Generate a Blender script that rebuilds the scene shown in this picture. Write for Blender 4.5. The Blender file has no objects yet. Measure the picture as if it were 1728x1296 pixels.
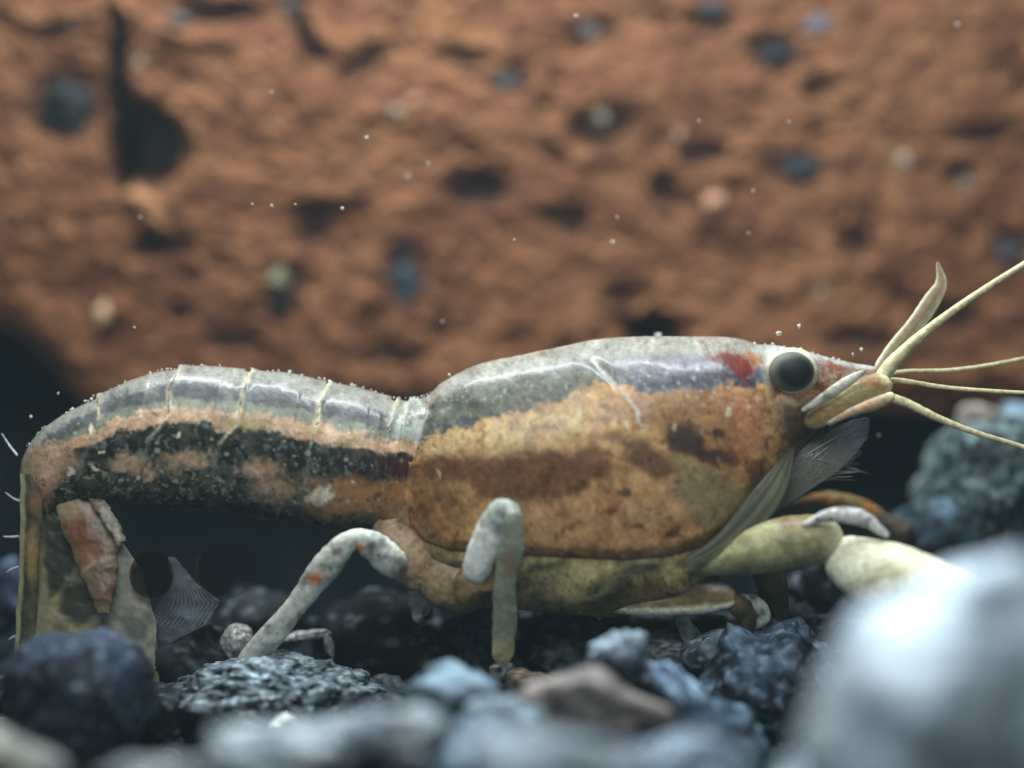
import bpy, bmesh, math, random
import numpy as np
from mathutils import Vector

scene = bpy.context.scene
C = scene.collection
# ------------------------------------------------------------------ camera
# 1 photo pixel at the crayfish = 1 mm of scene; the camera looks level along +Y
D = 4.0
cam_d = bpy.data.cameras.new('camera')
cam_d.sensor_width = 36.0
cam_d.lens = 36.0 * D / 1.728
cam_d.clip_start = 0.05
cam_d.clip_end = 60.0
cam_d.dof.use_dof = True
cam_d.dof.focus_distance = D - 0.06
cam_d.dof.aperture_fstop = (cam_d.lens / 1000.0) / 0.23
cam = bpy.data.objects.new('camera', cam_d)
cam.location = (0.864, -D, 0.648)
cam.rotation_euler = (math.radians(90), 0, 0)
C.objects.link(cam)
scene.camera = cam
# ------------------------------------------------------------------ world and lamps
w = bpy.data.worlds.new('World')
scene.world = w
w.use_nodes = True
bg = w.node_tree.nodes['Background']
bg.inputs['Color'].default_value = (0.62, 0.85, 1.0, 1)
bg.inputs['Strength'].default_value = 0.1

def area(name, loc, target, sx, sy, power, col):
    l = bpy.data.lights.new(name, 'AREA')
    l.shape = 'RECTANGLE'
    l.size, l.size_y = sx, sy
    l.energy = power
    l.color = col
    o = bpy.data.objects.new(name, l)
    o.location = loc
    o.rotation_euler = (Vector(target) - Vector(loc)).to_track_quat('-Z', 'Y').to_euler()
    C.objects.link(o)
area('tank_lamp', (0.75, -0.05, 2.5), (0.85, 0.12, 0.4), 2.2, 0.16, 95, (0.9, 0.97, 1.0))
area('front_lamp', (0.4, -2.8, 3.0), (0.85, 0.1, 0.6), 2.4, 1.6, 112, (0.97, 0.99, 1.0))
scene.view_settings.view_transform = 'Standard'
scene.view_settings.look = 'None'
scene.view_settings.exposure = 0.0
scene.view_settings.gamma = 1.0
scene.cycles.use_denoising = True
scene.cycles.max_bounces = 6
scene.cycles.transparent_max_bounces = 16

# ------------------------------------------------------------------ helpers
def W(px, py, y=0.0):
    k = (D + y) / D
    return np.stack(np.broadcast_arrays(0.864 + (np.asarray(px, float) - 864) * 0.001 * k,
                                        np.asarray(y, float),
                                        0.648 - (np.asarray(py, float) - 648) * 0.001 * k), -1)

def c(r, g, b):
    v = np.array([r, g, b], float) / 255.0
    return np.where(v <= 0.04045, v / 12.92, ((v + 0.055) / 1.055) ** 2.4)

def hsh(x, y, z, seed):
    with np.errstate(over='ignore'):
        h = (x.astype(np.uint32) * np.uint32(374761393) + y.astype(np.uint32) * np.uint32(668265263)
             + z.astype(np.uint32) * np.uint32(2246822519) + np.uint32((seed * 3266489917 + 97) & 0xffffffff))
        h = (h ^ (h >> np.uint32(13))) * np.uint32(1274126177)
        h = (h ^ (h >> np.uint32(15))) * np.uint32(2246822519)
        return (h ^ (h >> np.uint32(16))).astype(np.float64) / 4294967295.0

def vn(p, seed=0):
    f = np.floor(p)
    i = f.astype(np.int64)
    t = p - f
    t = t * t * (3 - 2 * t)
    r = 0
    for dx in (0, 1):
        wx = t[..., 0] if dx else 1 - t[..., 0]
        for dy in (0, 1):
            wy = t[..., 1] if dy else 1 - t[..., 1]
            for dz in (0, 1):
                wz = t[..., 2] if dz else 1 - t[..., 2]
                r = r + wx * wy * wz * hsh(i[..., 0] + dx, i[..., 1] + dy, i[..., 2] + dz, seed)
    return r

def fbm(p, seed=0, o=4, g=0.5):
    a, s, r = 1.0, 0.0, 0
    for k in range(o):
        r = r + a * (vn(p * 2 ** k + 17.3 * k, seed + k) - 0.5)
        s += a
        a *= g
    return 2 * r / s            # about -1..1

def f2(px, py, sx, sy=None, seed=0, o=4, g=0.5):
    sy = sy or sx
    return fbm(np.stack([px / sx, py / sy, np.zeros_like(px) + 0.37], -1), seed, o, g)

def ss(x, a, b):
    t = np.clip((x - a) / (b - a), 0, 1)
    return t * t * (3 - 2 * t)

def dline(px, py, pts):
    d = np.full(px.shape, 1e9)
    for (x0, y0), (x1, y1) in zip(pts[:-1], pts[1:]):
        ex, ey = x1 - x0, y1 - y0
        t = np.clip(((px - x0) * ex + (py - y0) * ey) / (ex * ex + ey * ey + 1e-9), 0, 1)
        d = np.minimum(d, np.hypot(px - x0 - t * ex, py - y0 - t * ey))
    return d

def inside(px, py, pts):
    r = np.zeros(px.shape, bool)
    n = len(pts)
    for i in range(n):
        x0, y0 = pts[i]
        x1, y1 = pts[(i + 1) % n]
        if y0 == y1:
            continue
        cr = ((y0 > py) != (y1 > py)) & (px < (x1 - x0) * (py - y0) / (y1 - y0) + x0)
        r ^= cr
    return r

def poly(px, py, pts, soft=8):
    d = dline(px, py, list(pts) + [pts[0]])
    return ss(np.where(inside(px, py, pts), d, -d), -soft, soft)

def ell(px, py, cx, cy, rx, ry, soft=0.3, ang=0):
    a = math.radians(ang)
    dx, dy = px - cx, py - cy
    u, v = dx * math.cos(a) + dy * math.sin(a), -dx * math.sin(a) + dy * math.cos(a)
    return 1 - ss(np.hypot(u / rx, v / ry), 1 - soft, 1 + soft)

def mix(a, b, m):
    m = np.asarray(m)[..., None]
    return a * (1 - m) + b * m

def mesh(name, V, F, mat, col=None, parent=None, smooth=True):
    V = np.asarray(V, float)
    origin = np.zeros(3)
    if parent is None:
        origin = np.array([V[:, 0].mean(), V[:, 1].mean(), V[:, 2].min()])
    else:
        root = parent
        while root.parent: root = root.parent
        origin = np.array(root.location)
    me = bpy.data.meshes.new(name)
    if isinstance(F, np.ndarray):
        k = F.shape[1]
        me.vertices.add(len(V))
        me.vertices.foreach_set('co', (V - origin).astype(np.float32).ravel())
        me.loops.add(F.size)
        me.loops.foreach_set('vertex_index', F.astype(np.int32).ravel())
        me.polygons.add(len(F))
        me.polygons.foreach_set('loop_start', np.arange(0, F.size, k, dtype=np.int32))
        me.update(calc_edges=True)
    else:
        me.from_pydata((V - origin).tolist(), [], F)
        me.update()
    if smooth:
        me.polygons.foreach_set('use_smooth', np.ones(len(me.polygons), bool))
    if col is not None:
        rgba = np.ones((len(V), 4), np.float32)
        rgba[:, :col.shape[1]] = col
        at = me.color_attributes.new('Col', 'FLOAT_COLOR', 'POINT')
        at.data.foreach_set('color', rgba.ravel())
    me.materials.append(mat)
    o = bpy.data.objects.new(name, me)
    C.objects.link(o)
    if parent is None:
        o.location = origin
    else:
        o.parent = parent
    return o

def tag(o, label=None, cat=None, group=None, kind=None):
    if label: o['label'] = label
    if cat: o['category'] = cat
    if group: o['group'] = group
    if kind: o['kind'] = kind
    return o

def catmull(P, n):
    P = np.asarray(P, float)
    if P.ndim == 1: P = P[:, None]
    m = len(P)
    u = np.linspace(0, m - 1, n)
    i = np.minimum(u.astype(int), m - 2)
    t = (u - i)[:, None]
    p1, p2 = P[i], P[i + 1]
    p0 = np.where((i > 0)[:, None], P[np.maximum(i - 1, 0)], 2 * p1 - p2)
    p3 = np.where((i + 2 < m)[:, None], P[np.minimum(i + 2, m - 1)], 2 * p2 - p1)
    return 0.5 * (2 * p1 + (p2 - p0) * t + (2 * p0 - 5 * p1 + 4 * p2 - p3) * t ** 2 + (3 * p1 - p0 - 3 * p2 + p3) * t ** 3)

def grid_faces(nr, nc, wrap=True, off=0):
    r = np.arange(nr - 1)[:, None]
    cc = np.arange(nc if wrap else nc - 1)[None, :]
    a = r * nc + cc
    b = r * nc + (cc + 1) % nc
    return np.stack([a, b, b + nc, a + nc], -1).reshape(-1, 4) + off

def sweep_arrays(pts, wd, th, n=60, m=20, bump=0.0, bs=20.0, seed=0, tilt=0.0, sq=1.0):
    """flattened or round tube along a spine of (px, py, y); wd half widths in px, th half thicknesses in px"""
    P = catmull(pts, n)
    wv = np.maximum(catmull(wd, n)[:, 0], 0.3)
    tv = np.maximum(catmull(th, n)[:, 0], 0.3)
    S = np.linspace(0, 1, n)
    L = np.hypot(*(np.diff(P[:, :2], axis=0).T)).sum()
    capw = np.minimum(1, np.sqrt(np.clip(1 - (1 - np.minimum(1, np.minimum(S, 1 - S) * L / np.maximum(wv, 3))) ** 2, 0, 1)) + 0.02)
    wv = wv * capw
    tv = tv * capw
    T = np.gradient(P[:, :2], axis=0)
    T /= np.linalg.norm(T, axis=1)[:, None] + 1e-9
    N = np.stack([-T[:, 1], T[:, 0]], -1)
    a = np.linspace(0, 2 * math.pi, m, endpoint=False)
    ca = np.sign(np.cos(a)) * np.abs(np.cos(a)) ** sq
    sa = np.sign(np.sin(a)) * np.abs(np.sin(a)) ** sq
    if bump:
        q = P[:, None, :2] + N[:, None, :] * (wv[:, None] * ca)[..., None]
        bb = 1 + bump * fbm(np.concatenate([q / bs, np.broadcast_to(sa, q.shape[:2])[..., None]], -1), seed, 3)
    else:
        bb = np.ones((n, m))
    px = P[:, None, 0] + N[:, None, 0] * (wv[:, None] * ca) * bb
    py = P[:, None, 1] + N[:, None, 1] * (wv[:, None] * ca) * bb
    y = P[:, None, 2] + (tv[:, None] * sa * bb + tilt * wv[:, None] * ca) * 0.001
    V = W(px, py, y).reshape(-1, 3)
    F = grid_faces(n, m)
    s = np.repeat(S, m)
    u = np.tile(ca, n)
    return V, F, s, u, px.ravel(), py.ravel()

def sweep(name, pts, wd, th, mat, colf, parent, **k):
    pts = [(p[0], p[1], p[2] if len(p) > 2 else 0.0) for p in pts]
    V, F, s, u, px, py = sweep_arrays(pts, wd, th, **k)
    col = colf(s, u, px, py) if callable(colf) else np.broadcast_to(np.asarray(colf, float), (len(V), len(colf)))
    return mesh(name, V, F, mat, col, parent)

def join(parts):
    Vs, Fs, o = [], [], 0
    for V, F in parts:
        Vs.append(V); Fs.append(F + o); o += len(V)
    return np.concatenate(Vs), np.concatenate(Fs)

def loft(name, L, R, th, mat, colf, parent, y=0.0, y2=None, n=80, m=60, jag=3.0, seed=0):
    """thin plate between two edges given in px, elliptical in thickness"""
    def samp(E):
        E = np.asarray(E, float)
        d = np.r_[0, np.cumsum(np.hypot(*np.diff(E, axis=0).T))]
        t = np.linspace(0, d[-1], n)
        return np.stack([np.interp(t, d, E[:, 0]), np.interp(t, d, E[:, 1])], -1)
    l, r = samp(L), samp(R)
    k = np.linspace(0, 40, n)
    l[:, 0] += jag * fbm(np.stack([k, k * 0, k * 0 + seed], -1) * 0.35, seed, 3)
    r[:, 0] += jag * fbm(np.stack([k, k * 0 + 5, k * 0 + seed], -1) * 0.35, seed + 1, 3)
    a = np.linspace(0, 2 * math.pi, m, endpoint=False)
    u = np.cos(a)
    S = np.linspace(0, 1, n)
    px = (l[:, None, 0] + r[:, None, 0]) / 2 + (r - l)[:, None, 0] / 2 * u
    py = (l[:, None, 1] + r[:, None, 1]) / 2 + (r - l)[:, None, 1] / 2 * u
    yy = y + ((y2 if y2 is not None else y) - y) * S[:, None] + th * 0.001 * np.sin(a) * np.minimum(1, 8 * np.minimum(S, 1 - S) + 0.15)[:, None]
    yy = yy + 0.004 * f2(px, py, 30, seed=seed + 2)
    V = W(px, py, yy).reshape(-1, 3)
    F = grid_faces(n, m)
    col = colf(np.repeat(S, m), np.tile(u, n), px.ravel(), py.ravel())
    return mesh(name, V, F, mat, col, parent)

_ico = {}
def ico(sub):
    if sub not in _ico:
        bm = bmesh.new()
        bmesh.ops.create_icosphere(bm, subdivisions=sub, radius=1.0)
        V = np.array([v.co[:] for v in bm.verts])
        F = np.array([[v.index for v in f.verts] for f in bm.faces])
        bm.free()
        _ico[sub] = (V, F)
    return _ico[sub]

# ------------------------------------------------------------------ materials
def material(name, rough=0.6, spec=0.3, sss=0.0, coat=0.0, grain=0.15, gscale=120, bump=0.0, bscale=60, alpha=False, sssr=0.02):
    m = bpy.data.materials.new(name)
    m.use_nodes = True
    nt = m.node_tree
    N, L = nt.nodes, nt.links
    p = N['Principled BSDF']
    out = N['Material Output']
    at = N.new('ShaderNodeAttribute'); at.attribute_name = 'Col'
    tc = N.new('ShaderNodeTexCoord')
    nz = N.new('ShaderNodeTexNoise'); nz.inputs['Scale'].default_value = gscale; nz.inputs['Detail'].default_value = 4
    L.new(tc.outputs['Object'], nz.inputs['Vector'])
    mr = N.new('ShaderNodeMapRange')
    mr.inputs['From Min'].default_value = 0.25; mr.inputs['From Max'].default_value = 0.75
    mr.inputs['To Min'].default_value = 1 - grain; mr.inputs['To Max'].default_value = 1 + grain
    L.new(nz.outputs['Fac'], mr.inputs['Value'])
    vm = N.new('ShaderNodeVectorMath'); vm.operation = 'SCALE'
    L.new(at.outputs['Color'], vm.inputs[0]); L.new(mr.outputs['Result'], vm.inputs['Scale'])
    L.new(vm.outputs['Vector'], p.inputs['Base Color'])
    p.inputs['Roughness'].default_value = rough
    p.inputs['Specular IOR Level'].default_value = spec
    p.inputs['Subsurface Weight'].default_value = sss
    p.inputs['Subsurface Radius'].default_value = (1.0, 0.7, 0.5)
    p.inputs['Subsurface Scale'].default_value = sssr
    p.inputs['Coat Weight'].default_value = coat
    p.inputs['Coat Roughness'].default_value = 0.17
    if bump:
        n2 = N.new('ShaderNodeTexNoise'); n2.inputs['Scale'].default_value = bscale; n2.inputs['Detail'].default_value = 6
        L.new(tc.outputs['Object'], n2.inputs['Vector'])
        b = N.new('ShaderNodeBump'); b.inputs['Strength'].default_value = bump; b.inputs['Distance'].default_value = 0.006
        L.new(n2.outputs['Fac'], b.inputs['Height']); L.new(b.outputs['Normal'], p.inputs['Normal'])
    if alpha:
        tr = N.new('ShaderNodeBsdfTransparent')
        mx = N.new('ShaderNodeMixShader')
        L.new(at.outputs['Alpha'], mx.inputs['Fac'])
        L.new(tr.outputs[0], mx.inputs[1]); L.new(p.outputs[0], mx.inputs[2])
        L.new(mx.outputs[0], out.inputs['Surface'])
    return m

M_clay = material('clay', 0.9, 0.08, grain=0.25, gscale=60, bump=0.6, bscale=45)
M_stone = material('stone', 0.75, 0.2, grain=0.45, gscale=70, bump=0.7, bscale=55)
M_bed = material('bed', 0.85, 0.1, grain=0.5, gscale=40, bump=0.8, bscale=50)
M_shell = material('shell', 0.4, 0.22, sss=0.15, coat=0.15, grain=0.16, gscale=130, bump=0.12, bscale=140, sssr=0.015)
M_limb = material('limb', 0.4, 0.25, sss=0.3, coat=0.0, grain=0.3, gscale=110, bump=0.35, bscale=110, sssr=0.02)
M_membrane = material('membrane', 0.4, 0.35, grain=0.25, gscale=90, alpha=True)
M_thin = material('thin_limb', 0.35, 0.3, sss=0.2, grain=0.3, gscale=110, bump=0.3, bscale=120, sssr=0.015, alpha=True)
M_veil = material('veil', 1.0, 0.0, grain=0.2, gscale=90, alpha=True)
M_eye = material('eye', 0.55, 0.25, grain=0.1, gscale=80)
M_speck = material('speck', 0.5, 0.3, grain=0.05)

# ------------------------------------------------------------------ the clay block behind
BY = 0.70
def build_block():
    nx, nf, nu, nw = 620, 250, 26, 24
    pxs = np.linspace(-330, 2060, nx)
    bx = [-330, -40, 0, 40, 90, 140, 200, 400, 700, 1040, 1070, 1130, 1160, 1450, 1728, 2060]
    bz = [470, 535, 548, 575, 625, 680, 706, 690, 700, 700, 690, 690, 700, 692, 700, 690]
    bot = np.interp(pxs, bx, bz) + 8 * f2(pxs, pxs * 0, 60, seed=3)
    V = []; COL = []
    v = np.linspace(0, 1, nf)[:, None]
    py = -330 + (bot[None, :] + 330) * v
    px = np.broadcast_to(pxs, py.shape)
    wx = px + 20 * f2(px, py, 60, seed=41) + 9 * f2(px, py, 20, seed=43); wy = py + 16 * f2(px, py, 60, seed=42) + 8 * f2(px, py, 20, seed=44)
    slx, sly = px * 0.97 + py * 0.26, py * 0.97 - px * 0.2
    streak = f2(slx, sly, 110, 44, seed=5, o=5, g=0.6)
    lumps = f2(wx, wy, 110, 92, seed=9, o=4)
    fine = f2(px, py, 24, 15, seed=12, o=3)
    dep = -5 * streak - 15 * lumps - 9 * fine - 5 * f2(px, py, 13, 11, seed=16, o=2) - 15 * f2(wx, wy, 48, 38, seed=15, o=4, g=0.6)            # + is deeper, in px
    pit = np.maximum(0, f2(wx, wy, 62, 36, seed=21, o=3) - 0.3) * 90
    dep = dep + np.minimum(pit, 28)
    pits = [  # cx cy rx ry depth angle
        (196, 165, 22, 130, 130, -2), (245, 245, 56, 62, 120, 0), (110, 180, 60, 60, 55, 0), (205, 280, 20, 35, 110, 0),
        (268, 412, 52, 22, 70, -8), (805, 322, 52, 26, 75, 4), (1015, 215, 46, 34, 60, 0), (1130, 325, 24, 24, 55, 0),
        (1185, 260, 34, 22, 55, 0), (615, 105, 46, 16, 55, -35), (535, 88, 26, 14, 50, 10), (505, 50, 18, 55, 55, -25),
        (370, 18, 70, 18, 60, 0), (520, 375, 24, 40, 55, 0), (1440, 412, 26, 30, 45, 0), (305, 525, 26, 14, 50, 0),
        (1310, 88, 48, 32, 55, 10), (1350, 290, 46, 36, 45, 0), (470, 500, 30, 50, 40, 0), (683, 465, 36, 52, 40, 0),
        (95, 50, 50, 14, 50, -15), (1660, 225, 60, 18, 50, -10), (1098, 560, 44, 28, 90, 0), (790, 90, 40, 18, 45, 15),
        (950, 370, 40, 22, 45, 0), (1590, 540, 50, 26, 45, 0), (660, 600, 60, 18, 40, 0), (390, 580, 36, 20, 45, 0),
        (860, 140, 36, 24, 35, 0), (1200, 35, 40, 20, 40, 0), (1000, 55, 44, 24, 40, 0), (1710, 425, 44, 30, 40, 0),
        (1380, 150, 26, 18, 45, 0), (1620, 300, 28, 22, 40, 0), (1040, 500, 40, 20, 40, 0), (1450, 575, 60, 22, 45, -5)]
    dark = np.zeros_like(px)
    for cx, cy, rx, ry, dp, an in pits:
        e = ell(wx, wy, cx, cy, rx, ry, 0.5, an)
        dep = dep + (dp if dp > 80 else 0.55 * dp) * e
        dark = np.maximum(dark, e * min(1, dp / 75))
    for cx, cy, rx, ry, dp, an in [(250, 348, 54, 20, 20, 48), (330, 60, 60, 22, 25, 0), (180, 525, 20, 14, 25, 0), (560, 330, 60, 14, 25, -8), (470, 470, 22, 16, 14, 0)]:
        dep = dep - dp * ell(wx, wy, cx, cy, rx, ry, 0.5, an)
    edge = ss(v, 0.93, 1.0)
    dep = dep + 45 * edge ** 2
    Y = BY + dep * 0.001
    V.append(W(px, py, np.full_like(py, BY)) * 1.0); V[0][..., 1] = Y
    hue = f2(px, py, 230, 120, seed=31, o=3)
    tone = f2(wx, wy, 52, 40, seed=33, o=5, g=0.7)
    base = mix(np.broadcast_to(c(92, 58, 41), px.shape + (3,)), c(132, 92, 63), ss(tone + 0.4 * hue, -0.45, 0.6))
    base = mix(base, c(70, 45, 36), ss(-tone - 0.3 * lumps, 0.1, 0.7) * 0.8)
    base = mix(base, c(84, 54, 44), ss(f2(px, py, 90, seed=36), 0.1, 0.6) * 0.5)
    base = mix(base, c(150, 108, 74), ss(f2(wx, wy, 46, 20, seed=39), 0.28, 0.6) * 0.6)
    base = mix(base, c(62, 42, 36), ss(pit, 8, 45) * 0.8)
    base = mix(base, c(32, 28, 29), dark * 0.92)  # pit shade put into the colour, deeper pits darker
    base = mix(base, c(180, 134, 94), ell(wx, wy, 250, 348, 48, 17, 0.7, 48) * 0.7)
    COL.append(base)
    # underside, then the wall of the hollow under it, down into the gravel
    t = np.linspace(0, 1, nu + 1)[1:, None]
    last = V[0][-1]
    und = np.repeat(last[None], nu, 0)
    und[..., 1] = last[None, :, 1] + (1.5 - last[None, :, 1]) * t
    und[..., 2] += 0.02 * f2(np.broadcast_to(pxs, und.shape[:2]), und[..., 1] * 1000, 90, seed=51) + 0.05 * t * (1 - t)
    V.append(und); COL.append(np.broadcast_to(c(92, 56, 38), und.shape))
    t = np.linspace(0, 1, nw + 1)[1:, None]
    wal = np.repeat(und[-1][None], nw, 0)
    z0 = wal[..., 2].copy()
    wal[..., 2] = z0 + (0.02 - z0) * t
    wal[..., 1] += 0.05 * f2(np.broadcast_to(pxs, wal.shape[:2]), wal[..., 2] * 1000, 90, seed=52) + 0.1 * np.sin(t * 3.1)
    V.append(wal); COL.append(np.broadcast_to(c(92, 56, 38), wal.shape))
    last = wal[-1]
    b1 = last.copy(); b1[:, 1] = 2.0
    b2 = b1.copy(); b2[:, 2] = V[0][0][:, 2]
    V.append(b1[None]); V.append(b2[None])
    COL += [np.broadcast_to(c(92, 56, 38), (1, nx, 3))] * 2
    VV = np.concatenate([a.reshape(-1, nx, 3) for a in V], 0)
    CC = np.concatenate([np.asarray(a).reshape(-1, nx, 3) for a in COL], 0)
    nr = VV.shape[0]
    F = grid_faces(nr, nx, wrap=False)
    top = np.stack([np.arange(nx - 1) + (nr - 1) * nx, np.arange(1, nx) + (nr - 1) * nx, np.arange(1, nx), np.arange(nx - 1)], -1)
    F = np.concatenate([F, top])
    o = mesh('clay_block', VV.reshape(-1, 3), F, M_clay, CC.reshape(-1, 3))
    tag(o, 'large rough reddish brown clay block full of pits, standing behind the crayfish', 'clay block')
    return o, dep, px, py
block, b_dep, b_px, b_py = build_block()

def child_of_mesh(o, parent):
    o.parent = parent
    o.location = -parent.location
    return o

def rock_arrays(rx, ry, rd, seed, sub=4, a1=0.25, a2=0.12, a3=0.06, planes=13, facet=0.85, ang=0):
    V, F = ico(sub)
    rng = np.random.RandomState(seed)
    n = rng.normal(size=(planes, 3)); n /= np.linalg.norm(n, axis=1)[:, None]
    dpl = rng.uniform(0.72, 0.98, planes)
    dots = V @ n.T
    r = np.min(np.where(dots > 0.15, dpl / np.maximum(dots, 0.15), 9), axis=1)
    r = np.minimum(r, 1.08)
    r = 1 * (1 - facet) + r * facet
    Q = V * np.array([rx, rd, ry]) / (rx * rd * ry) ** (1 / 3)
    r = r * (1 + a1 * fbm(Q * 1.4 + seed * 3.1, seed, 2) + a2 * fbm(Q * 4 + seed, seed + 7, 3) + a3 * fbm(Q * 13 + seed, seed + 11, 3))
    P = V * r[:, None]
    a = math.radians(ang)
    x, z = P[:, 0] * rx, P[:, 2] * ry
    return np.stack([x * math.cos(a) - z * math.sin(a), P[:, 1] * rd, x * math.sin(a) + z * math.cos(a)], -1) * 0.001, F, Q

def grain(px, py, rx, ry, cols, seed, ang=0):
    # depth of the block's face at that spot, so that the grain sits in it
    i = np.argmin((b_px - px) ** 2 + (b_py - py) ** 2)
    y = BY + b_dep.ravel()[i] * 0.001 - 0.004
    k = (D + BY) / D
    V, F, d = rock_arrays(rx * k * 0.85, ry * k * 0.85, min(rx, ry) * 0.6, seed, 4, ang=ang, a1=0.6, a2=0.2, a3=0.06, facet=0.8)
    t = ss(fbm(d * 2.2 + seed, seed, 3), -0.3, 0.3)
    col = mix(np.broadcast_to(c(*cols[0]), V.shape), c(*cols[1]), t)
    o = mesh('grain', V + W(px, py, BY) * [1, 0, 1] + [0, y, 0], F, M_stone, col, block)
    return o
DK, BL, TE = ((24, 26, 28), (42, 44, 45)), ((58, 58, 58), (84, 83, 82)), ((40, 54, 62), (62, 78, 84))
PA = ((130, 122, 104), (176, 170, 150))
for i, (gx, gy, grx, gry, gc, ga) in enumerate([
        (112, 180, 52, 52, DK, 20), (262, 240, 36, 42, ((36, 33, 34), (54, 48, 46)), 0), (683, 470, 28, 36, TE, 0), (676, 425, 18, 16, DK, 0),
        (472, 505, 24, 32, DK, 0), (470, 468, 17, 15, ((150, 150, 120), (110, 120, 100)), 0), (495, 14, 28, 22, BL, 10), (300, 36, 26, 16, BL, 0),
        (858, 138, 26, 16, BL, 0), (1012, 190, 18, 19, PA, 0), (1315, 86, 36, 24, ((34, 35, 39), (58, 58, 62)), 10), (1350, 282, 34, 26, ((40, 44, 48), (60, 66, 70)), 0),
        (1526, 271, 14, 16, ((130, 126, 106), (160, 156, 138)), 0), (1204, 340, 18, 14, ((200, 160, 130), (180, 140, 110)), 0), (1380, 42, 30, 20, ((84, 84, 94), (104, 102, 108)), 0),
        (992, 50, 18, 16, ((120, 120, 116), (90, 90, 92)), 0), (1708, 425, 30, 22, ((58, 58, 64), (76, 75, 80)), 0), (178, 527, 13, 20, ((170, 140, 108), (196, 166, 130)), 0),
        (234, 105, 8, 10, PA, 0), (123, 36, 7, 6, PA, 0), (1200, 12, 30, 14, ((50, 54, 62), (80, 84, 90)), 0), (1632, 312, 16, 16, ((90, 86, 80), (120, 112, 100)), 0),
        (1388, 494, 12, 9, ((160, 150, 120), (130, 120, 96)), 0), (668, 190, 14, 8, PA, 0), (1145, 228, 10, 10, ((150, 120, 100), (170, 140, 118)), 0), (700, 172, 16, 10, ((150, 110, 80), (170, 130, 100)), 0)]):
    grain(gx, gy, grx, gry, gc, 100 + i, ga)

# ------------------------------------------------------------------ gravel bed and stones
def bed_z(y):
    return 0.14 + 0.75 * ss(y, 0.95, 1.3) - 0.19 * ss(-y, -0.12, 0.2) - 0.16 * ss(-y, 0.4, 1.0)  # rear rise of dark gravel is added so the hollow reads dark
def build_bed():
    nx, ny = 420, 330
    X = np.linspace(-1.4, 3.2, nx); Y = np.linspace(-2.4, 1.95, ny)
    x, y = np.meshgrid(X, Y)
    z = 0.135 + 0.03 * f2(x, y, 0.25, seed=61) + 0.03 * np.abs(f2(x, y, 0.07, seed=62, o=3))
    z += bed_z(y) - 0.135
    col = mix(np.broadcast_to(c(18, 27, 32), x.shape + (3,)), c(64, 80, 88), ss(f2(x, y, 0.03, seed=63), 0.15, 0.6) * 0.6)
    return mesh('gravel_bed', np.stack([x, y, z], -1).reshape(-1, 3), grid_faces(ny, nx, wrap=False), M_bed, col.reshape(-1, 3))
tag(build_bed(), kind='structure')

SGROUP = 'dark gravel stones on the tank floor'
LAND = [(60, 'the tail tip'), (290, 'the tail fan'), (440, 'the rear walking leg'), (640, 'the gap between the walking legs'), (840, 'the middle walking leg'), (1000, 'the belly'),
        (1160, 'the short pale leg'), (1300, 'the mouth'), (1440, 'the claw'), (1660, 'the right edge')]
def where(px, y):
    n = min(LAND, key=lambda a: abs(a[0] - px))[1]
    return ('far behind ' if y > 0.45 else 'behind ' if y > 0.2 else 'under or just behind ' if y > 0 else 'in front of ') + n
rng0 = np.random.RandomState(2)
SPOTS = []
def stone(label, px, py, y, rx, ry, c0, c1, seed, rd=None, ang=0, sub=4, mott=2.6, bias=0.0, group=SGROUP, **k):
    s = (D + y) / D
    rd = rd or 0.8 * min(rx, ry) + 0.2 * max(rx, ry)
    V, F, d = rock_arrays(rx * s, ry * s, rd, seed, sub, ang=ang, **k)
    t = ss(fbm(d * mott + seed * 1.7, seed + 3, 4, 0.6) + bias, -0.15, 0.35)
    col = mix(np.broadcast_to(c(*c0), V.shape), c(*c1), t)
    f = ss(fbm(d * 11 + seed, seed + 5, 3), 0.18, 0.4)
    col = mix(col, c(*c1) * 1.5, f * 0.6)
    f = ss(fbm(d * 26 + seed, seed + 6, 2), 0.3, 0.5)
    col = mix(col, np.maximum(c(*c1) * 1.6, c(120, 134, 138)), f * 0.7)
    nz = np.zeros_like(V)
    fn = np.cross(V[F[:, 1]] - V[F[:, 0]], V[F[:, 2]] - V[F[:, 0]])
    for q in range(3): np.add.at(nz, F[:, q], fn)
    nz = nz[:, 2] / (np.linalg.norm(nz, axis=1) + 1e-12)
    silt_light = ss(nz + 0.5 * fbm(d * 5 + seed, seed + 9, 4, 0.65), 0.45, 0.95)      # settled dust plus top light painted on what faces up
    col = mix(mix(col, col * 0.55, np.full(len(V), 1.0)), col * 1.1 + c(*c1) * 0.45, silt_light)  # sides darkened, their shade put into the colour
    SPOTS.append((px, py, rx, ry, y))
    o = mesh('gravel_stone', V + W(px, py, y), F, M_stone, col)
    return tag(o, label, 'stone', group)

NV, SL, GY, PL = (20, 26, 34), (92, 108, 124), (128, 140, 148), (176, 190, 198)
BKK = (14, 18, 22)
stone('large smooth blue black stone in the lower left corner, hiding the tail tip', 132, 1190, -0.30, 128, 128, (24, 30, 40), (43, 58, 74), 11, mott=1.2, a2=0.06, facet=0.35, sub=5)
stone('glossy black stone with pale flecks, between the tail fan and the rear walking leg', 290, 1112, 0.02, 96, 66, (14, 18, 20), (51, 64, 66), 12, mott=4, bias=-0.25)
stone('knobbly grey crusted stone under the tip of the rear walking leg', 470, 1186, -0.08, 176, 80, (18, 24, 30), (140, 156, 164), 13, sub=6, mott=3.4, a1=0.22, a2=0.14, a3=0.07, bias=-0.2, facet=0.5, rd=120)
stone('black stone in shadow, between the two pale walking legs', 640, 1085, 0.14, 122, 84, BKK, (30, 34, 36), 14, bias=-0.2)
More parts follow.
